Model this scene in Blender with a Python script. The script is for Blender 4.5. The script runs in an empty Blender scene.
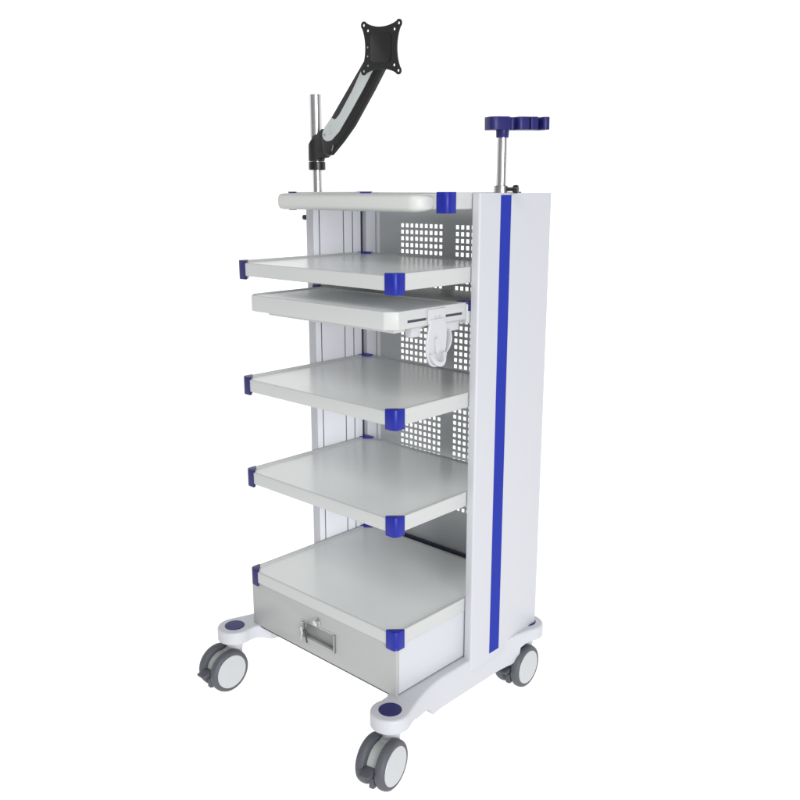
import bpy, bmesh, math
from mathutils import Vector, Matrix

S = bpy.context.scene
COL = S.collection
R = math.radians
W, D = 0.500, 0.412            # shelf width and depth
YC0, YC1 = 0.231, 0.4895       # side columns, front and back
ZT = 1.2153                    # top of the columns
ZLEG = 0.1541                  # top of the base legs

# ------------------------------------------------------------------ materials
def lin(c):
    return tuple(((x / 255) / 12.92 if x / 255 <= 0.04045 else ((x / 255 + 0.055) / 1.055) ** 2.4) for x in c) + (1,)

def mat(name, col, rough=0.4, metal=0.0, bump=0.0, bscale=900, var=0.0, vscale=6, coat=0.0, stretch=None, rvar=0.0):
    m = bpy.data.materials.new(name); m.use_nodes = True
    nt = m.node_tree; b = nt.nodes['Principled BSDF']
    b.inputs['Base Color'].default_value = lin(col)
    b.inputs['Roughness'].default_value = rough
    b.inputs['Metallic'].default_value = metal
    if 'blue' in name: b.inputs['Specular IOR Level'].default_value = .3
    if coat:
        b.inputs['Coat Weight'].default_value = coat
        b.inputs['Coat Roughness'].default_value = 0.12
    tc = nt.nodes.new('ShaderNodeTexCoord')
    src = tc.outputs['Object']
    if stretch:
        mp = nt.nodes.new('ShaderNodeMapping'); mp.inputs['Scale'].default_value = stretch
        nt.links.new(src, mp.inputs['Vector']); src = mp.outputs['Vector']
    if var or rvar:
        n = nt.nodes.new('ShaderNodeTexNoise'); n.inputs['Scale'].default_value = vscale
        n.inputs['Detail'].default_value = 5
        nt.links.new(src, n.inputs['Vector'])
        if var:
            mx = nt.nodes.new('ShaderNodeMix'); mx.data_type = 'RGBA'
            c = lin(col)
            mx.inputs['A'].default_value = tuple(x * (1 - var) for x in c[:3]) + (1,)
            mx.inputs['B'].default_value = tuple(min(1, x * (1 + var)) for x in c[:3]) + (1,)
            nt.links.new(n.outputs['Fac'], mx.inputs['Factor'])
            nt.links.new(mx.outputs['Result'], b.inputs['Base Color'])
        if rvar:
            mr = nt.nodes.new('ShaderNodeMapRange')
            mr.inputs['To Min'].default_value = max(0.02, rough - rvar); mr.inputs['To Max'].default_value = rough + rvar
            nt.links.new(n.outputs['Fac'], mr.inputs['Value'])
            nt.links.new(mr.outputs['Result'], b.inputs['Roughness'])
    if bump:
        n2 = nt.nodes.new('ShaderNodeTexNoise'); n2.inputs['Scale'].default_value = bscale
        n2.inputs['Detail'].default_value = 2
        nt.links.new(src, n2.inputs['Vector'])
        bp = nt.nodes.new('ShaderNodeBump'); bp.inputs['Strength'].default_value = bump
        bp.inputs['Distance'].default_value = 0.001
        nt.links.new(n2.outputs['Fac'], bp.inputs['Height'])
        nt.links.new(bp.outputs['Normal'], b.inputs['Normal'])
    return m

M = dict(
    white=mat('white_powder_coat', (226, 227, 233), .38, bump=.10, bscale=420, var=.02, vscale=4, rvar=.05),
    column=mat('column_paint_lightened', (242, 242, 248), .42, bump=.08, bscale=420, var=.02, vscale=3),  # colour lightened to make up for shade on the inner faces
    cover=mat('column_cover_paint_darkened', (188, 189, 194), .42, bump=.08, bscale=420, var=.02, vscale=3),  # colour darkened to offset the strong light on the outer side
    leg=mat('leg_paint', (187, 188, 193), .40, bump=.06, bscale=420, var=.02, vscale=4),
    shelf=mat('shelf_paint', (218, 220, 219), .24, bump=.10, bscale=300, var=.03, vscale=5, rvar=.06),
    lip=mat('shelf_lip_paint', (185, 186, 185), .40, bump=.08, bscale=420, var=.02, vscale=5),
    drawer=mat('drawer_paint', (165, 166, 165), .40, bump=.10, bscale=420, var=.025, vscale=5),
    panel=mat('perforated_panel_paint', (202, 204, 204), .45, bump=.06, var=.03, vscale=5),
    tray=mat('tray_surface', (234, 236, 238), .42, bump=.1, var=.03),
    plastic=mat('white_plastic', (187, 188, 191), .3, var=.02, bump=.03),
    foam=mat('soft_white_grip', (190, 191, 188), .45, bump=.12, bscale=160, var=.02, vscale=8),
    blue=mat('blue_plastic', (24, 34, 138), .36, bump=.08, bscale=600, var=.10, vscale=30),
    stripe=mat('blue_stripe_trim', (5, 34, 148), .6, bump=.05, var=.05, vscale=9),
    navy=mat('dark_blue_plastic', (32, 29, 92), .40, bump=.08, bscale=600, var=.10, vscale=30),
    groove=mat('dark_groove', (66, 66, 84), .7, var=.1),
    chrome=mat('polished_steel', (206, 203, 204), .26, 1.0, ),
    steel=mat('brushed_steel', (170, 170, 168), .34, 1.0, bump=.1, rvar=.08, vscale=60),
    pull=mat('dull_steel', (142, 143, 142), .5, .6, bump=.1, rvar=.08, vscale=60),
    black=mat('black_cast_metal', (13, 13, 14), .46, bump=.18, bscale=700, var=.15, vscale=20),
    blacksmooth=mat('black_plastic', (12, 12, 13), .35, var=.1, bump=.05),
    armcover=mat('pale_grey_cover', (176, 181, 180), .38, var=.03, bump=.05),
    emblem=mat('grey_emblem', (170, 174, 174), .4, var=.05),
    tyre=mat('grey_rubber', (76, 78, 84), .55, bump=.2, bscale=500, var=.12, vscale=40),
    housing=mat('grey_caster_plastic', (165, 168, 166), .42, var=.06, vscale=30, bump=.05),
    wheel=mat('wheel_cover_plastic', (180, 182, 183), .36, var=.03, vscale=20, bump=.05),
    darkgrey=mat('dark_grey_plastic', (62, 64, 68), .5, var=.1, vscale=40),
)

# ------------------------------------------------------------------ mesh helpers
def finish(name, bm, m, parent=None, loc=None, angle=32):
    bmesh.ops.remove_doubles(bm, verts=bm.verts, dist=1e-6)
    bmesh.ops.recalc_face_normals(bm, faces=bm.faces)
    me = bpy.data.meshes.new(name); bm.to_mesh(me); bm.free()
    for p in me.polygons: p.use_smooth = True
    me.set_sharp_from_angle(angle=R(angle))
    o = bpy.data.objects.new(name, me); COL.objects.link(o)
    if m is not None: me.materials.append(m)
    if parent is not None: o.parent = parent
    if loc is not None: o.location = loc
    return o

def new(): return bmesh.new()

def merge(bm, other):
    me = bpy.data.meshes.new('tmp'); other.to_mesh(me); other.free()
    bm.from_mesh(me); bpy.data.meshes.remove(me)
    return bm

def box(bm, x0, x1, y0, y1, z0, z1, bev=0, seg=2):
    b = bmesh.new()
    bmesh.ops.create_cube(b, size=1)
    for v in b.verts:
        v.co = Vector(((x0 + x1) / 2 + v.co.x * (x1 - x0), (y0 + y1) / 2 + v.co.y * (y1 - y0), (z0 + z1) / 2 + v.co.z * (z1 - z0)))
    if bev: bmesh.ops.bevel(b, geom=list(b.edges), offset=bev, segments=seg, profile=.5, affect='EDGES')
    return merge(bm, b)

AX = {'x': lambda a, b, c: Vector((c, a, b)), 'y': lambda a, b, c: Vector((a, c, b)), 'z': lambda a, b, c: Vector((a, b, c))}

def prism(bm, pts, axis, c0, c1, bev=0, seg=2, holes=(), bevang=25):
    """extrude a 2-D outline (with optional holes) along an axis; 'x': (y,z), 'y': (x,z), 'z': (x,y)"""
    b = bmesh.new(); f = AX[axis]
    def loop(ps):
        vs = [b.verts.new(f(p[0], p[1], c0)) for p in ps]
        return [b.edges.new((vs[i], vs[(i + 1) % len(vs)])) for i in range(len(vs))], vs
    if holes:
        es = []
        for ps in [pts] + list(holes): es += loop(ps)[0]
        bmesh.ops.triangle_fill(b, edges=es, use_beauty=True)
    else:
        b.faces.new(loop(pts)[1])
    r = bmesh.ops.extrude_face_region(b, geom=list(b.faces))
    d = f(0, 0, c1 - c0)
    for g in r['geom']:
        if isinstance(g, bmesh.types.BMVert): g.co += d
    bmesh.ops.recalc_face_normals(b, faces=b.faces)
    if bev:
        n = {'x': Vector((1, 0, 0)), 'y': Vector((0, 1, 0)), 'z': Vector((0, 0, 1))}[axis]
        es = [e for e in b.edges if len(e.link_faces) == 2 and e.calc_face_angle(0) > R(bevang)]
        bmesh.ops.bevel(b, geom=es, offset=bev, segments=seg, profile=.5, affect='EDGES', clamp_overlap=True)
    return merge(bm, b)

def lathe(bm, prof, origin=(0, 0, 0), axis='z', seg=40):
    """prof: list of (r, h); closed with r=0 at both ends"""
    b = bmesh.new(); rings = []
    o = Vector(origin)
    def P(r, h, a):
        c, s = r * math.cos(a), r * math.sin(a)
        return o + {'z': Vector((c, s, h)), 'x': Vector((h, c, s)), 'y': Vector((c, h, s))}[axis]
    for r, h in prof:
        if r < 1e-7: rings.append([b.verts.new(P(0, h, 0))])
        else: rings.append([b.verts.new(P(r, h, 2 * math.pi * k / seg)) for k in range(seg)])
    for A, B in zip(rings, rings[1:]):
        for k in range(seg):
            k2 = (k + 1) % seg
            if len(A) == 1 and len(B) == 1: continue
            if len(A) == 1: b.faces.new((A[0], B[k], B[k2]))
            elif len(B) == 1: b.faces.new((A[k], B[0], A[k2]))
            else: b.faces.new((A[k], B[k], B[k2], A[k2]))
    bmesh.ops.recalc_face_normals(b, faces=b.faces)
    return merge(bm, b)

def cyl(bm, origin, r, h0, h1, axis='z', seg=36, bev=.001):
    return lathe(bm, [(0, h0), (r - bev, h0), (r, h0 + bev), (r, h1 - bev), (r - bev, h1), (0, h1)], origin, axis, seg)

def tube(bm, path, r, seg=10, closed=False):
    b = bmesh.new(); rings = []; n = len(path); path = [Vector(p) for p in path]
    up = Vector((.31, .2, .93)).normalized()
    for i, p in enumerate(path):
        a = path[i - 1] if (i > 0 or closed) else p
        c = path[(i + 1) % n] if (i < n - 1 or closed) else p
        t = (c - a).normalized(); u = t.cross(up).normalized(); v = t.cross(u)
        rings.append([b.verts.new(p + (u * math.cos(2 * math.pi * k / seg) + v * math.sin(2 * math.pi * k / seg)) * r) for k in range(seg)])
    for i in range(n if closed else n - 1):
        A, B = rings[i], rings[(i + 1) % n]
        for k in range(seg): b.faces.new((A[k], A[(k + 1) % seg], B[(k + 1) % seg], B[k]))
    if not closed:
        b.faces.new(rings[0]); b.faces.new(rings[-1])
    bmesh.ops.recalc_face_normals(b, faces=b.faces)
    return merge(bm, b)

def arc(cx, cy, r, a0, a1, n=10):
    return [(cx + r * math.cos(R(a0 + (a1 - a0) * i / n)), cy + r * math.sin(R(a0 + (a1 - a0) * i / n))) for i in range(n + 1)]

def round_poly(pts, rad, n=6):
    """round the corners of a polygon; rad is a number or one per corner"""
    out = []; N = len(pts)
    for i in range(N):
        p, a, c = Vector(pts[i]), Vector(pts[i - 1]), Vector(pts[(i + 1) % N])
        r = rad[i] if isinstance(rad, (list, tuple)) else rad
        if r <= 0: out.append(tuple(p)); continue
        u, v = (a - p).normalized(), (c - p).normalized()
        ang = u.angle(v)
        t = min(r / math.tan(ang / 2), (a - p).length * .49, (c - p).length * .49)
        s, e = p + u * t, p + v * t
        for k in range(n + 1):
            q = k / n
            out.append(tuple(s * (1 - q) ** 2 + p * 2 * q * (1 - q) + e * q * q))
    return out

def empty(name, loc, parent=None):
    o = bpy.data.objects.new(name, None); COL.objects.link(o); o.location = loc
    o.empty_display_size = .05
    if parent is not None: o.parent = parent
    return o

def boolean(o, cutters):
    for c in cutters:
        md = o.modifiers.new('cut', 'BOOLEAN'); md.operation = 'DIFFERENCE'; md.solver = 'EXACT'; md.object = c
    dg = bpy.context.evaluated_depsgraph_get()
    me = bpy.data.meshes.new_from_object(o.evaluated_get(dg))
    o.modifiers.clear(); old = o.data; o.data = me; bpy.data.meshes.remove(old)
    for c in cutters:
        m = c.data; bpy.data.objects.remove(c); bpy.data.meshes.remove(m)
    for p in o.data.polygons: p.use_smooth = True
    o.data.set_sharp_from_angle(angle=R(32))

# ------------------------------------------------------------------ setting: white studio sweep, made to glow
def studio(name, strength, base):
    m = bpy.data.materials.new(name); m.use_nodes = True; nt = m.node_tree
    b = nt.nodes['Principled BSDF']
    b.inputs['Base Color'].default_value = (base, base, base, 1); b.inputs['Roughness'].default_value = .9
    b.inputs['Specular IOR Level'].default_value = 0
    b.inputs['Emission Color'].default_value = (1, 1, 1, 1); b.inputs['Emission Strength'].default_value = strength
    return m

bm = new()
bmesh.ops.create_circle(bm, cap_ends=True, segments=96, radius=3.6)
bmesh.ops.translate(bm, verts=bm.verts, vec=(-.2, .4, 0))
fl = finish('floor', bm, studio('glowing_white_floor', .97, .25)); fl['kind'] = 'structure'  # added glow keeps the floor pure white, without shadows
# sweep: wall curving up behind the trolley (away from the camera)
bm = new()
rows = []
prof = [(3.0 + .5 * math.sin(R(a)), .004 + .5 * (1 - math.cos(R(a)))) for a in range(0, 91, 10)] + [(3.5, 3.2)]
for a in range(36, 225, 4):
    rows.append([bm.verts.new((r * math.cos(R(a)) - .2, r * math.sin(R(a)) + .4, z)) for r, z in prof])
for A, B in zip(rows, rows[1:]):
    for i in range(len(prof) - 1): bm.faces.new((A[i], A[i + 1], B[i + 1], B[i]))
bw = finish('backdrop', bm, studio('glowing_white_backdrop', 1.0, .25)); bw['kind'] = 'structure'  # added glow whitens the backdrop and also lights the trolley

# ------------------------------------------------------------------ the trolley
T = empty('equipment_trolley', (W / 2, .22, 0))
T['label'] = 'white four-wheeled equipment trolley with blue-cornered shelves, bottom drawer, perforated back panel and blue-striped side column'
T['category'] = 'trolley'
TI = Matrix.Translation((-W / 2, -.22, 0))
def part(name, bm, m, parent=None, angle=32):
    """all geometry is written in world coordinates; T sits at its base"""
    o = finish(name, bm, m, None, None, angle)
    p = parent or T
    o.parent = p
    if p is T: o.location = (-W / 2, -.22, 0)
    return o

# side columns ---------------------------------------------------
def column(sgn):
    """sgn +1 right, -1 left; s maps inner-based distance to x"""
    inner = W + .001 if sgn > 0 else -.001
    outw = .0196 if sgn > 0 else .0225
    X = lambda d: inner + sgn * d
    n = .0022
    pts = [(X(0), YC0 + .0042), (X(outw - .0035), YC0 + .0042), (X(outw - .0035), YC1),
           (X(0), YC1), (X(0), .4590), (X(.008), .4590), (X(.008), .4530), (X(0), .4530),
           (X(0), .4185), (X(.0135), .4185), (X(.0135), .3985), (X(0), .3985)]
    for y in (.3697, .3377, .2554):
        pts += [(X(0), y + n * .8), (X(.006), y + n * .8), (X(.006), y - n * .8), (X(0), y - n * .8)]
    b = new(); prism(b, pts, 'z', ZLEG - .012, ZT)
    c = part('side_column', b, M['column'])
    # dark inserts down in the grooves
    for y0, y1, d in ((.3985, .4185, .0125), (.4530, .4590, .0075)):
        b = new(); box(b, *sorted((X(d), X(d + .0008))), y0 + .0002, y1 - .0002, ZLEG + .01, ZT - .004)
        part('groove_strip', b, M['groove'], c)
    for y in (.3697, .3377, .2554):
        b = new(); box(b, *sorted((X(.0012), X(.0058))), y - n * .78, y + n * .78, ZLEG + .01, ZT - .004)
        part('groove_strip', b, M['groove'], c)
    # outer cover and stripe
    b = new()
    # sheet cover folded round the front of the column
    oo = outw + .0012
    cp = [(X(.0002), YC0), (X(oo), YC0), (X(oo), YC1 + .0015), (X(oo - .0040), YC1 + .0015), (X(oo - .0040), YC0 + .0040), (X(.0002), YC0 + .0040)]
    prism(b, round_poly(cp, [.0022, .0055, .001, 0, 0, 0], 5), 'z', .126, ZT + .0012, .0008, 2, bevang=60)
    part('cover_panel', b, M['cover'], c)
    b = new()
    o0, o1 = X(outw - .001), X(outw + .0022)
    box(b, min(o0, o1), max(o0, o1), .3015, .3382, .1438, ZT - .003, .0006, 1)
    part('blue_stripe', b, M['stripe'], c)
    return c
colR = column(1); colL = column(-1)

# perforated back panel --------------------------------------------
def back_panel():
    b = new(); y = .470; hs = .0098; px = .0164; pz = .0166
    cols = [.0817 + i * px for i in range(9)] + [.2662 + i * px for i in range(9)]
    rws = [.4030 - .0 + i * pz for i in range(45)]
    xs = [-.0008]; 
    for c in cols: xs += [c - hs / 2, c + hs / 2]
    xs += [W + .0008]
    zs = [.2700]
    for r in rws: zs += [r - hs / 2, r + hs / 2]
    zs += [ZT - .004]
    g = [[b.verts.new((x, y, z)) for z in zs] for x in xs]
    for i in range(len(xs) - 1):
        for j in range(len(zs) - 1):
            if i % 2 == 1 and j % 2 == 1: continue
            b.faces.new((g[i][j], g[i + 1][j], g[i + 1][j + 1], g[i][j + 1]))
    r = bmesh.ops.extrude_face_region(b, geom=list(b.faces))
    for e in r['geom']:
        if isinstance(e, bmesh.types.BMVert): e.co.y += .0012
    return part('back_panel', b, M['panel'])
bp = back_panel()
b = new(); box(b, .001, W - .001, .4605, .4685, .272, .2858, .0005, 1)
part('gap_shade_strip', b, M['groove'], bp)  # dark strip added to keep the gap behind the base shelf black
b = new(); box(b, -.0005, W + .0005, .4690, .4760, .155, .2690, .001, 1)
part('lower_panel', b, M['panel'], bp)

# shelves -----------------------------------------------------------
def corner_cap_mesh(z, h, fx, fy, x, y):
    """corner guard at (x, y); fx, fy point outwards"""
    L, o = .0275, .0016
    base = [(o, o), (-L, o), (-L, -.0035), (-.0035, -L), (o, -L)]
    pts = round_poly(base, [.0200, .0012, .001, .001, .0012], 10)
    pts = [(x + fx * px, y + fy * py) for px, py in pts]
    b = new(); prism(b, pts, 'z', z - h - .0005, z + .0045, .0008, 2, bevang=50)
    return b

def shelf(z, y0, lip=.0305, cap=.0378, name='shelf', deck=True):
    b = new()
    x0, x1, y1 = .0015, W - .0015, D
    # lip frame (ring of four walls)
    rp = lambda d, r: round_poly([(x0 + d, y0 + d), (x1 - d, y0 + d), (x1 - d, y1 - d), (x0 + d, y1 - d)], r, 6)
    prism(b, rp(0, .021), 'z', z - lip, z - .0006, .0026, 3, holes=[rp(.006, .016)], bevang=60)
    # raised side and back rims
    for bx in ((x0 - .0002, x0 + .0075, y0 + .02, y1 - .014), (x1 - .0075, x1 + .0002, y0 + .02, y1 - .014)):
        box(b, *bx, z - .010, z + .0036, .0016, 3)
    box(b, x0 + .014, x1 - .014, y1 - .0042, y1 + .0004, z - .010, z + .0024, .0012, 2)
    s = part(name, b, M['lip'])
    b = new(); prism(b, rp(.0046, .0165), 'z', z - .0060, z - .0010, .0004, 1, bevang=60)
    part('deck', b, M['shelf'], s)
    for fx, x in ((-1, .0015), (1, W - .0015)):
        for fy, y in ((-1, y0), (1, y1)):
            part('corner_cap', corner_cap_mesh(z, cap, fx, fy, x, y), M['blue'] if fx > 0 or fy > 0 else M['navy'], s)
    return s
for z in (1.0614, .7896, .5604): shelf(z, 0.0)
base_shelf = shelf(.3014, 0.0)
top = shelf(ZT - .001, .1526, name='top_shelf')

# white grip along the front of the top shelf ------------------------
b = new(); n = 40
gx0, gx1, gr = .002, .463, .030
us = [gx0 + gr * (1 - math.cos(R(a))) for a in range(0, 91, 9)] 
us = us + [gx0 + gr + (gx1 - gx0 - 2 * gr) * k / 24 for k in range(1, 24)] + [gx0 + gx1 - u for u in reversed(us)]
zc = ZT - .0185
rings = []
for x in us:
    d = min(x - gx0, gx1 - x, gr) / gr
    rnd = math.sqrt(max(0, 1 - (1 - d) ** 2))
    back = .1515
    bow = .010 * (1 - ((x - (gx0 + gx1) / 2) / ((gx1 - gx0) / 2)) ** 2)
    front = .108 - bow + (1 - rnd) * .034
    hw, hz, cy = (back - front) / 2, .0185 * (.50 + .50 * rnd), (back + front) / 2
    ring = []
    for k in range(28):
        a = 2 * math.pi * k / 28; c, sn = math.cos(a), math.sin(a)
        ring.append(b.verts.new((x, cy + hw * math.copysign(abs(c) ** .6, c), zc + hz * math.copysign(abs(sn) ** .62, sn))))
    rings.append(ring)
for A, B in zip(rings, rings[1:]):
    for k in range(28): b.faces.new((A[k], A[(k + 1) % 28], B[(k + 1) % 28], B[k]))
b.faces.new(rings[0]); b.faces.new(rings[-1])
part('grip_bar', b, M['foam'], None, 50)

# keyboard tray -------------------------------------------------------
TZ, TX0, TX1, TY0, TY1, C = .9915, .0420, .5000, -.0120, .2180, .021
outl = [(TX0 + C, TY0), (TX1 - C, TY0), (TX1, TY0 + C), (TX1, TY1), (TX0, TY1), (TX0, TY0 + C)]
def inset(d):
    k = d * .414
    return [(TX0 + C + k, TY0 + d), (TX1 - C - k, TY0 + d), (TX1 - d, TY0 + C + k), (TX1 - d, TY1 - d), (TX0 + d, TY1 - d), (TX0 + d, TY0 + C + k)]
b = new(); prism(b, outl, 'z', TZ - .0365, TZ, .0018, 2, holes=[inset(.005)], bevang=20)
tray = part('keyboard_tray', b, M['lip'])
# slots cut in the right-hand wall
cut = []
for y0, y1 in ((.034, .092), (.146, .206)):
    bb = new(); box(bb, TX1 - .0035, TX1 + .01, y0, y1, TZ - .0250, TZ - .0195)
    cut.append(finish('cutter', bb, None, None)); cut[-1].location = (0, 0, 0)
for c in cut: c.matrix_world = Matrix.Translation((0, 0, 0))
tray.parent = None; tray.location = (0, 0, 0)
bpy.context.view_layer.update()
boolean(tray, cut)
tray.parent = T; tray.location = (-W / 2, -.22, 0)
b = new(); prism(b, inset(.0046), 'z', TZ - .0330, TZ - .0035)
part('tray_deck', b, M['tray'], tray)
for y0, y1 in ((.034, .092), (.146, .206)):
    b = new(); box(b, TX1 - .0036, TX1 - .0026, y0 + .0004, y1 - .0004, TZ - .0248, TZ - .0197)
    part('slot_shadow_strip', b, M['groove'], tray)
b = new(); box(b, .085, .478, .018, .395, TZ - .0465, TZ - .0368, .002, 2)
part('slide_plate', b, M['lip'], tray)
for y0, y1 in ((.050, .078), (.120, .200)):
    b = new(); box(b, .480, .4965, y0, y1, TZ - .0570, TZ - .0368, .0022, 2)
    part('slide_bracket', b, M['plastic'], tray)
# carrier shelf behind the pulled-out tray
b = new(); box(b, .0015, W - .0015, .2215, D, TZ - .047, TZ - .004, .003, 3)
carrier = part('carrier_shelf', b, M['lip'])
for fx, x in ((-1, .0015), (1, W - .0015)):
    part('corner_cap', corner_cap_mesh(TZ - .0035, .016, fx, -1, x, .2215), M['navy'], carrier)

# scope hook on the tray's right wall
hx = TX1 + .0006
yb0, yb1 = .0935, .1440
ym = (yb0 + yb1) / 2
b = new()
zt_, zb_ = TZ - .006, TZ - .120
outline = [(yb0 + .003, zt_ - .018)] + [(yb0 - .001, TZ - .045), (yb0 - .008, TZ - .072), (yb0 - .007, TZ - .095)] + \
          [(ym - .004 + .0245 * math.cos(R(a)), TZ - .100 + .024 * math.sin(R(a))) for a in range(195, 346, 15)] + \
          [(yb1 + .003, TZ - .085), (yb1 + .005, TZ - .060), (yb1 + .004, TZ - .040), (yb1 - .002, zt_ - .018)]
prism(b, round_poly(outline, .004, 3), 'x', hx, hx + .0058, .0020, 3, bevang=40)
box(b, hx - .0004, hx + .0034, yb0 - .001, yb1 + .003, TZ - .034, TZ - .0035, .0014, 2)
hook = part('scope_hook', b, M['plastic'], tray)
# cradle: a curved lip that rises in front of the plate's round foot
b = new(); prof = []
yc, zc = ym - .004, TZ - .095
n = 22
for j in range(n + 1):
    a = R(178 + 184 * j / n)
    r = .0245
    cy_, cz_ = yc + r * math.cos(a), zc + r * math.sin(a) * 1.05
    ri = r - .0090
    iy, iz = yc + ri * math.cos(a), zc + ri * math.sin(a) * 1.05
    dep = .010 + .010 * math.sin(math.pi * j / n)
    prof.append([b.verts.new((hx + .001, cy_, cz_)), b.verts.new((hx + dep, cy_, cz_)), b.verts.new((hx + dep + .0012, (cy_ + iy) / 2, (cz_ + iz) / 2)), b.verts.new((hx + dep, iy, iz)), b.verts.new((hx + .001, iy, iz))])
for A, B in zip(prof, prof[1:]):
    for k in range(5): b.faces.new((A[k], A[(k + 1) % 5], B[(k + 1) % 5], B[k]))
b.faces.new(prof[0]); b.faces.new(prof[-1])
part('hook_cradle', b, M['plastic'], tray)
b = new()
prism(b, round_poly([(ym - .012, TZ - .066), (ym - .004, TZ - .060), (ym + .001, TZ - .086), (ym - .010, TZ - .098)], .003, 4), 'x', hx + .003, hx + .0125, .002, 2, bevang=40)
part('hook_rib', b, M['plastic'], tray)
b = new(); n = 14; rows = []
for j in range(n + 1):
    t = j / n
    yy = yb1 + .019 - .012 * t ** 1.6; zz = TZ - .052 - .052 * t
    w = .006 * math.sin(math.pi * min(1, .12 + t * .85)) + .001
    rows.append([b.verts.new((hx - .004, yy - .0022, zz)), b.verts.new((hx - .004 + w * 1.7, yy - .0022, zz)), b.verts.new((hx - .004 + w * 1.7, yy + .0022, zz)), b.verts.new((hx - .004, yy + .0022, zz))])
for A, B in zip(rows, rows[1:]):
    for k in range(4): b.faces.new((A[k], A[(k + 1) % 4], B[(k + 1) % 4], B[k]))
b.faces.new(rows[0]); b.faces.new(rows[-1])
box(b, hx - .004, hx + .002, yb1 - .002, yb1 + .010, TZ - .106, TZ - .099, .001, 1)
part('hook_fin', b, M['plastic'], tray)
for y, z in ((ym - .004, TZ - .0215), (ym + .008, TZ - .0205), (yb1 - .006, TZ - .068)):
    b = new(); cyl(b, (0, y, z), .0028, hx + .0025, hx + .0050, 'x', 14, .0006)
    part('screw', b, M['emblem'], tray)

# drawer ---------------------------------------------------------------
DZ0, DZ1 = .1555, .3014 - .0310
b = new(); box(b, .0030, W - .0030, .0125, D + .045, DZ0 + .001, DZ1 + .006, .0015, 2)
cab = part('drawer_cabinet', b, M['cover'])
b = new(); prism(b, [(.0022, DZ0 - .002), (W - .0022, DZ0 - .002), (W - .0022, DZ1), (.0022, DZ1)], 'y', .0025, .0120, .0014, 2,
                 holes=[[(.1915, .1880), (.3045, .1880), (.3045, .2290), (.1915, .2290)]], bevang=60)
dr = part('drawer_front', b, M['drawer'])
b = new(); box(b, .004, W - .004, .0040, .024, DZ0 - .0062, DZ0 - .0024, .0006, 1)
part('bottom_edge', b, M['darkgrey'], dr)
# recessed pull: dished cup with a bright right edge
b = new(); rows = []; n = 12
for i in range(n + 1):
    t = i / n; z = .1880 + .041 * t
    y = .0032 + .0082 * (1 - t) ** .8
    rows.append([b.verts.new((.1917, y, z)), b.verts.new((.3043, y, z))])
for A, B in zip(rows, rows[1:]): b.faces.new((A[0], A[1], B[1], B[0]))
for s in (0, 1): b.faces.new([r[s] for r in rows])
part('recessed_pull', b, M['pull'], dr)
b = new()
prism(b, round_poly([(.1885, .1850), (.3075, .1850), (.3075, .2320), (.1885, .2320)], .002, 2), 'y', .0012, .0034, .0004, 1,
      holes=[[(.1925, .1885), (.3030, .1885), (.3030, .2285), (.1925, .2285)]], bevang=70)
part('pull_frame', b, M['drawer'], dr)
b = new(); box(b, .3030, .3078, -.0022, .0032, .1856, .2314, .0008, 2)
part('pull_edge', b, M['steel'], dr)
b = new(); lathe(b, [(0, -.0095), (.0062, -.0095), (.0078, -.0080), (.0082, -.0020), (.0100, -.0010), (.0100, .0030), (0, .0030)], (.2487, 0, .2440), 'y', 28)
lock = part('drawer_lock', b, M['chrome'], dr)

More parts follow.
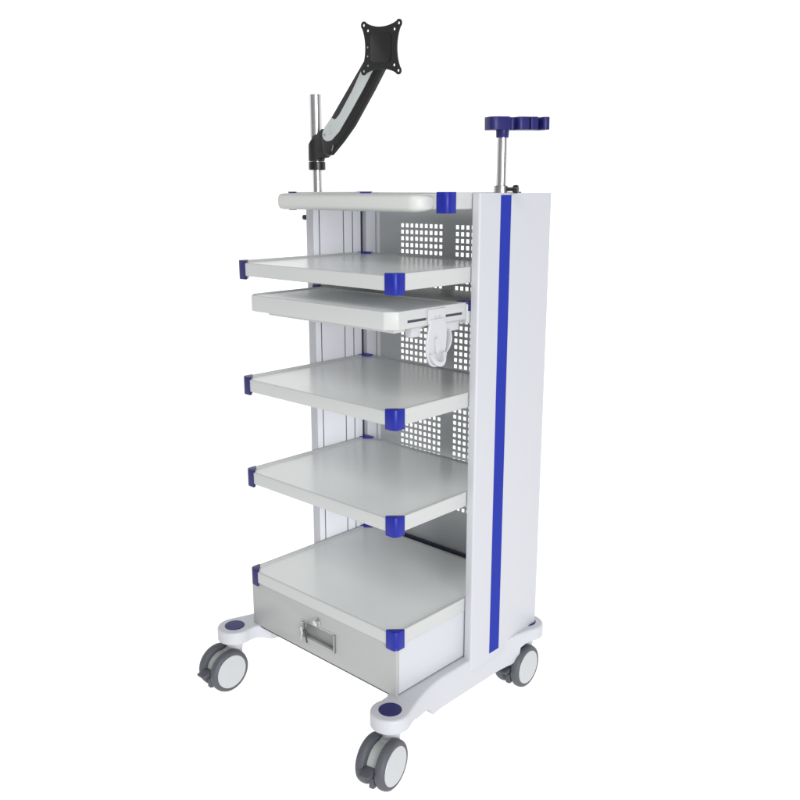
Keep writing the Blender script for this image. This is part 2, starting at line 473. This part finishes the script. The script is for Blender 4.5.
# base legs ---------------------------------------------------------------
RH = .0430
def leg(sgn):
    hx_ = .5205 if sgn > 0 else -.0213
    yf, yb = -.040, .4790
    dr_ = -.0175 if sgn > 0 else 0.0               # the right rear hub is tucked in under the column
    out = (W + .0195) if sgn > 0 else -.0228           # outer face of the bar
    inn = .4590 if sgn > 0 else .0400
    X0, X1 = min(out, inn), max(out, inn)
    def side(x, flip):                                  # smooth neck points from hub to bar
        return x
    # outline, drawn for the right leg in local u = outward distance from hub centre, then mirrored
    uo, ui = abs(out - hx_) * (1 if (out - hx_) * sgn > 0 else -1), -abs(inn - hx_)
    pts = []
    pts += [(RH * math.cos(R(a)), yf + RH * math.sin(R(a))) for a in range(-180 - 20, 21, 10)]        # round the front hub
    nk = [(RH * .94 + (uo - RH * .94) * (1.35 * (k / 16) - .35 * (k / 16) ** 3 + .0 * k), RH * .34 + RH * 3.3 * k / 16 + RH * .35 * (k / 16) ** 3) for k in range(1, 17)]
    pts += [(u, yf + v) for u, v in nk]
    pts += [(u + dr_ * (1 - k / 15), yb - v) for k, (u, v) in reversed(list(enumerate(nk)))]
    pts += [(RH * math.cos(R(a)) + dr_, yb + RH * math.sin(R(a))) for a in range(-20, 201, 10)]
    pts += [(-RH * .98 + dr_, yb - RH * .8), (ui - .001 + dr_ * .3, yb - RH * 1.5), (ui, yb - RH * 2.2), (ui, yf + RH * 2.2), (ui - .001, yf + RH * 1.5), (-RH * .98, yf + RH * .8)]
    pts = [(hx_ + sgn * u, v) for u, v in pts]
    b = new(); prism(b, pts, 'z', .0788, ZLEG)
    es = [e for e in b.edges if all(abs(v.co.z - ZLEG) < 1e-6 for v in e.verts) and len(e.link_faces) == 2 and e.calc_face_angle(0) > .5]
    bmesh.ops.recalc_face_normals(b, faces=b.faces)
    bmesh.ops.bevel(b, geom=es, offset=.0055, segments=4, profile=.5, affect='EDGES', clamp_overlap=True)
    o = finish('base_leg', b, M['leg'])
    cuts = []
    front = [(-.2, .03), (.0960, .03), (.0960, .0788), (.089, .0900), (.083, .0970), (.076, .1020), (.064, .1060), (.048, .1090), (.032, .1120), (.018, .1160), (.006, .1210), (-.006, .1225), (-.2, .1225)]
    rear = [(.70, .03), (.391, .03), (.391, .0790)] + [(.391 + .028 * math.sin(R(a)), .0790 + .036 * (1 - math.cos(R(a)))) for a in range(15, 91, 15)] + \
           [(.436, .1210), (.450, .1225), (.70, .1225)]
    for p in (front, rear):
        c = new(); prism(c, p, 'x', hx_ - .12, hx_ + .12); cuts.append(finish('cutter', c, None))
    bpy.context.view_layer.update()
    boolean(o, cuts)
    o.parent = T; o.location = (-W / 2, -.22, 0)
    for y, dx in ((yf, 0), (yb, dr_)):
        b = new(); lathe(b, [(0, -.002), (.0250, -.002), (.0250, .0006), (.0240, .0014), (0, .0020)], (hx_ + dx, y, ZLEG), 'z', 44)
        part('end_cap', b, M['navy'], o)
    return hx_, yf, yb
hr = leg(1); hl = leg(-1)

# casters ------------------------------------------------------------------
def caster_parts(root):
    """twin-wheel caster, swivel axis through the origin at floor level, trailing to -Y"""
    RW = .0535; ay = -.036; az = RW; q = RW / .056
    b = new()
    lathe(b, [(0, .080), (.0190, .080), (.0190, .098), (.0185, .103), (.0185, .1240), (0, .1240)], (0, 0, 0), 'z', 32)
    lathe(b, [(0, -.0125), (.0400, -.0125), (.0415, -.011), (.0415, .011), (.0400, .0125), (0, .0125)], (0, ay, az), 'x', 44)
    prism(b, round_poly([(.017, .098), (-.020, .098), (-.046, .090), (-.040, .050), (.006, .050)], .008, 4), 'x', -.0115, .0115, .002, 2, bevang=40)
    h = finish('housing', b, M['housing'], root)
    b = new(); lathe(b, [(0, .097), (.0205, .097), (.0205, .1250), (0, .1250)], (0, 0, .0005), 'z', 32)
    finish('swivel_stem', b, M['leg'], root)
    for s in (-1, 1):
        b = new()
        prof = [(.030, .0132), (.0480, .0132), (.0530, .0150), (.0556, .0190), (.0560, .0240), (.0556, .0290), (.0538, .0335), (.0505, .0362), (.0470, .0370), (.0455, .0366), (.0440, .0352), (.030, .0352)]
        prof = [(r * q, x * .96) for r, x in prof]
        lathe(b, [(r, s * x) for r, x in prof] + [(prof[0][0], s * prof[0][1])], (0, ay, az), 'x', 64)
        finish('tyre', b, M['tyre'], root)
        b = new()
        cp = [(0, .014), (.0425, .0140), (.0440, .0345), (.0443, .0362), (.0434, .0372), (.0410, .0375), (.020, .0383), (0, .0386)]
        lathe(b, [(r * q, s * x * .96) for r, x in cp], (0, ay, az), 'x', 56)
        finish('wheel_cover', b, M['wheel'], root)
    b = new()
    prism(b, round_poly([(ay - .026, .063), (ay - .046, .064), (ay - .070, .060), (ay - .0715, .0545), (ay - .050, .050), (ay - .030, .046)], .003, 3), 'x', -.0125, .0125, .0014, 2, bevang=40)
    prism(b, round_poly([(ay - .034, .046), (ay - .048, .044), (ay - .050, .020), (ay - .036, .018)], .004, 3), 'x', .0005, .0110, .0012, 2, bevang=40)
    finish('brake_pedal', b, M['tyre'], root)

proto = None
for x, y, rz in ((.5225, -.040, 11), (-.0235, -.042, 0), (.5020, .4790, 3), (-.0213, .475, 12)):
    if proto is None:
        proto = empty('caster', (0, 0, 0)); caster_parts(proto); c = proto
    else:
        c = proto.copy(); COL.objects.link(c)
        for ch in proto.children:
            k = ch.copy(); COL.objects.link(k); k.parent = c
    c.parent = T; c.location = (x - W / 2, y - .22, 0); c.rotation_euler = (0, 0, R(rz))

# posts on the columns -------------------------------------------------------
PX, PY = -.0112, .2612
b = new(); cyl(b, (PX, PY, 0), .0118, ZT - .02, 1.285, 'z', 36)
postL = part('arm_post', b, M['chrome'])
b = new(); cyl(b, (0, .2400, 1.1560), .0065, -.041, -.030, 'x', 20); cyl(b, (0, .2400, 1.1560), .003, -.031, -.018, 'x', 12, .0004)
part('post_screw', b, M['blacksmooth'], postL)

QX, QY = .5065, .3215
b = new(); cyl(b, (QX, QY, 0), .0108, ZT - .02, 1.340, 'z', 36)
pole = part('hanger_pole', b, M['chrome'])
b = new(); lathe(b, [(0, -.006), (.0150, -.006), (.0150, .0135), (.0140, .0150), (0, .0150)], (QX, QY, ZT + .0012), 'z', 36)
part('pole_collar', b, M['steel'], pole)
b = new(); kz = ZT + .0088
bb = new()
cyl(bb, (0, 0, 0), .0040, -.0005, .014, 'x', 16, .0004)
lathe(bb, [(0, .012), (.0065, .012), (.0085, .0135), (.0090, .020), (.0080, .0230), (.0035, .0240), (0, .0232)], (0, 0, 0), 'x', 24)
bmesh.ops.rotate(bb, verts=bb.verts, cent=(0, 0, 0), matrix=Matrix.Rotation(R(20), 3, 'Z'))
bmesh.ops.translate(bb, verts=bb.verts, vec=(QX + .0135, QY + .005, kz)); merge(b, bb)
part('thumb_screw', b, M['blacksmooth'], pole)
b = new(); lathe(b, [(0, 1.3295), (.0125, 1.3295), (.0132, 1.3305), (.0140, 1.3460), (0, 1.3460)], (QX, QY, 0), 'z', 32)
part('pole_sleeve', b, M['navy'], pole)
# comb-shaped hanger head: fingers with slots between them
xb, xt = -.021, .023
out = [(xb, .103), (xb, -.037)]
radii = [.010, .016]
F = [(-.0385, .0080, .003), (.0260, .0520, .016), (.0550, .0760, -.004), (.0860, .1035, None)]
for i, (a, c, d) in enumerate(F):
    out += [(xt, a), (xt, c)]; radii += [.016 if i == 0 else .009, .011 if i == 0 else .009]
    if d is not None:
        nx = F[i + 1][0]
        out += [(d, c + .0005), (d, nx - .0005)]; radii += [.006 if nx - c > .005 else .0008] * 2
b = new(); prism(b, round_poly(out, radii, 7), 'z', -.0130, .0130, .0022, 3, bevang=45)
bmesh.ops.rotate(b, verts=b.verts, cent=(0, 0, 0), matrix=Matrix.Rotation(R(-24), 3, 'Z') @ Matrix.Rotation(R(1.2), 3, 'X'))
bmesh.ops.translate(b, verts=b.verts, vec=(QX, QY, 1.3580))
part('hanger_head', b, M['navy'], pole)

# ------------------------------------------------------------------ monitor arm (clamped to the left post)
A = empty('monitor_arm', (PX, PY, 1.268))
A['label'] = 'black and pale grey monitor arm with square mounting plate, clamped to steel post'
A['category'] = 'monitor arm'
def apart(name, bm, m, parent=None, angle=32):
    o = finish(name, bm, m, None, None, angle); o.parent = parent or A
    if o.parent is A: o.location = (-PX, -PY, -1.268)
    return o
b = new(); lathe(b, [(0, 1.2700), (.0195, 1.2700), (.0207, 1.2715), (.0207, 1.2885), (.0195, 1.2900), (0, 1.2900)], (PX, PY, 0), 'z', 40)
apart('lock_collar', b, M['blacksmooth'])
b = new(); cyl(b, (PX - .001, PY, 0), .0148, 1.2885, 1.4465, 'z', 40)
apart('upper_post', b, M['chrome'])
# clamp body: a sleeve with a slanted top that reaches out to the pivot
b = new()
n = 40; lo = []; mid = []; hi = []; top_in = []
for k in range(n):
    a = 2 * math.pi * k / n; x, y = math.cos(a), math.sin(a)
    zt_ = 1.3380 + .0130 * max(-1, min(1, x * 1.2))
    lo.append(b.verts.new((PX - .001 + .0190 * x, PY + .0190 * y, 1.2912)))
    mid.append(b.verts.new((PX - .001 + .0202 * x, PY + .0202 * y, 1.2950)))
    hi.append(b.verts.new((PX - .001 + .0198 * x, PY + .0198 * y, zt_)))
    top_in.append(b.verts.new((PX - .001 + .0168 * x, PY + .0168 * y, zt_ + .003)))
for k in range(n):
    k2 = (k + 1) % n
    for P, Q in ((lo, mid), (mid, hi), (hi, top_in)): b.faces.new((P[k], P[k2], Q[k2], Q[k]))
b.faces.new(lo); b.faces.new(top_in)
prism(b, round_poly([(PX, 1.2955), (.028, 1.2985), (.050, 1.3120), (.058, 1.3330), (.044, 1.3580), (.026, 1.3660), (.006, 1.3540), (PX, 1.3500)], .006, 4), 'y', PY - .0165, PY + .0060, .003, 2, bevang=35)
apart('clamp', b, M['black'])
# main link
yl0, yl1 = .2350, .2560
link = [(.2010, 1.5330), (.1854, 1.5098), (.0690, 1.3886), (.0442, 1.3640), (.0330, 1.3420), (.0400, 1.3080), (.0440, 1.3025), (.0590, 1.3035), (.0975, 1.3330), (.1350, 1.3660), (.2005, 1.4410), (.2370, 1.4860), (.2460, 1.5150), (.2280, 1.5400)]
b = new(); prism(b, round_poly(link, [.012, .02, .03, .02, .012, .01, .006, .008, .03, .03, .03, .02, .012, .012], 5), 'y', yl0, yl1, .0045, 3, bevang=30)
lk = apart('arm_link', b, M['black'])
cover = [(.0725, 1.3880), (.0480, 1.3660), (.0395, 1.3520), (.0440, 1.3400), (.0560, 1.3345), (.0720, 1.3365), (.0988, 1.3551), (.1400, 1.3990), (.1781, 1.4416), (.2140, 1.4845), (.2040, 1.5000), (.1900, 1.5010), (.1690, 1.4760), (.1457, 1.4439), (.1010, 1.3935), (.0900, 1.3850), (.0830, 1.3830)]
b = new(); prism(b, round_poly(cover, [.004, .012, .012, .012, .012, .012, .012, .02, .02, .004, .004, .004, .02, .02, .006, .006, .003], 4), 'y', yl0 - .0022, yl0 + .004, .0012, 2, bevang=30)
cv = apart('arm_cover', b, M['armcover'], lk)
b = new(); ec = (.0700, 1.3600)
tube(b, [(ec[0] + .0085 * math.cos(R(a)) * .8 + .002 * math.sin(R(a)), yl0 - .0022, ec[1] + .0100 * math.sin(R(a))) for a in range(0, 360, 15)], .0008, 6, True)
tube(b, [(ec[0] + .0030 * math.cos(R(a)), yl0 - .0022, ec[1] + .0045 * math.sin(R(a))) for a in range(60, 331, 15)], .0008, 6)
apart('emblem', b, M['emblem'], lk)
b = new(); tube(b, [(.0700, yl0 + .001, 1.3130), (.0760, yl0 - .001, 1.3200), (.0780, yl0 - .001, 1.3260)], .0012, 8)
apart('release_slot', b, M['steel'], lk)
b = new(); cyl(b, (.0500, 0, 1.3500), .0032, yl0 - .0036, yl0, 'y', 16, .0006)
apart('pivot_screw', b, M['steel'], lk)
# swivel head between link and plate
PC = Vector((.2765, .1930, 1.5165))
b = new()
cyl(b, (.2200, .2500, 0), .0190, 1.4860, 1.5420, 'z', 32, .002)
prism(b, round_poly([(.2050, .2600), (.2050, .2150), (.2480, .2020), (.2860, .2020), (.2860, .2150), (.2400, .2620)], .008, 4), 'z', 1.4980, 1.5330, .003, 2, bevang=35)
cyl(b, (.2745, 0, 1.5165), .0230, .1965, .2140, 'y', 32, .002)
apart('swivel_head', b, M['black'])
# mounting plate (four points, concave sides)
def star(h, v, rl, sag, n=14):
    pts = []
    cs = [(h, v, 45), (-h, v, 135), (-h, -v, 225), (h, -v, 315)]
    for i, (cx, cz, a) in enumerate(cs):
        pts += arc(cx, cz, rl, a - 100, a + 100, 14)
        nx = cs[(i + 1) % 4]
        p0 = Vector(pts[-1]); q = arc(nx[0], nx[1], rl, nx[2] - 100, nx[2] + 100, 14)[0]; p1 = Vector(q)
        mid = (p0 + p1) / 2; inw = -mid.normalized()
        for k in range(1, n):
            t = k / n; p = p0.lerp(p1, t) + inw * sag * (4 * t * (1 - t)) ** .9
            pts.append(tuple(p))
    return pts
hh, vv = .0500, .0462
circ = lambda x, z, r: [(x + r * math.cos(2 * math.pi * k / 14), z + r * math.sin(2 * math.pi * k / 14)) for k in range(14)]
holes = []
for sx in (-1, 1):
    for sz in (-1, 1):
        holes += [circ(sx * hh, sz * vv, .0030), circ(sx * hh * .76, sz * vv * .76, .0030)]
b = new(); prism(b, star(hh, vv, .0082, .0090), 'y', -.0016, .0016, .0005, 1, holes=holes, bevang=60)
plate = finish('mounting_plate', b, M['black'], A)
plate.location = PC - Vector((PX, PY, 1.268)); plate.rotation_euler = (R(3), R(3.5), R(2))
b = new(); prism(b, round_poly([(-.029, -.029), (.029, -.029), (.029, .029), (-.029, .029)], .012, 6), 'y', -.0030, -.0012, .0008, 2, bevang=45)
finish('plate_boss', b, M['black'], plate)
for z in (-.006, .012):
    b = new(); cyl(b, (-.0375, 0, -.0100 + z), .0022, -.0030, -.0010, 'y', 12, .0004)
    finish('plate_screw', b, M['steel'], plate)

# ------------------------------------------------------------------ keys hanging by the drawer pull
K = empty('drawer_keys', (.2050, -.004, .2220))
K['label'] = 'small steel keys hanging on a ring at the left end of the drawer pull'
K['category'] = 'keys'
b = new(); tube(b, [(.0075 * math.cos(R(a)), -.0006 * math.sin(R(a * 2)), .0075 * math.sin(R(a))) for a in range(0, 360, 15)], .0009, 8, True)
finish('key_ring', b, M['chrome'], K)
def key(rot, m, loc):
    b = new()
    head = arc(0, -.008, .0078, -60, 240, 18)
    prism(b, head + [(-.0028, -.0165), (-.0028, -.0330), (0, -.0365), (.0024, -.0330), (.0014, -.0300), (.0024, -.0275), (.0014, -.0250), (.0026, -.0225), (.0028, -.0165)],
          'y', -.0009, .0009, 0, 1, holes=[circ(0, -.0040, .0019)])
    k = finish('key', b, m, K); k.rotation_euler = (0, R(rot), 0); k.location = loc
key(10, M['chrome'], (-.003, -.0015, -.0050)); key(-14, M['darkgrey'], (.006, -.0042, -.0040))
b = new(); tube(b, [(.006, .001, .006), (.018, .001, .016), (.034, -.006, .0205), (.0437, -.0045, .0220)], .0007, 6)
finish('key_chain', b, M['steel'], K)

# ------------------------------------------------------------------ light
w = bpy.data.worlds.new('World'); S.world = w; w.use_nodes = True
bg = w.node_tree.nodes['Background']; bg.inputs[0].default_value = (.93, .96, 1, 1); bg.inputs[1].default_value = .36

def area(name, loc, target, size, energy, col=(1, 1, 1)):
    l = bpy.data.lights.new(name, 'AREA'); l.shape = 'RECTANGLE'; l.size, l.size_y = size; l.energy = energy; l.color = col
    o = bpy.data.objects.new(name, l); COL.objects.link(o); o.location = loc
    o.rotation_euler = (Vector(target) - Vector(loc)).to_track_quat('-Z', 'Y').to_euler()
    return o
area('softbox_right', (5.6, -2.4, 1.25), (.2, .25, .75), (2.6, 2.6), 268, (.975, .985, 1))
area('softbox_top', (1.5, -2.3, 3.2), (.3, .2, .6), (1.6, 1.6), 52, (1, .99, .97))

# ------------------------------------------------------------------ camera
cd = bpy.data.cameras.new('camera'); cam = bpy.data.objects.new('camera', cd); COL.objects.link(cam)
cam.location = (1.6632, -1.2342, 1.2229)
cam.rotation_euler = (math.pi / 2 - .235, 0, .7508)
cd.sensor_width = 36; cd.lens = 36 * 878.02 / 800; cd.clip_start = .05; cd.clip_end = 100
S.camera = cam
S.view_settings.view_transform = 'Standard'; S.view_settings.look = 'None'; S.view_settings.exposure = 0
S.render.engine = 'CYCLES'
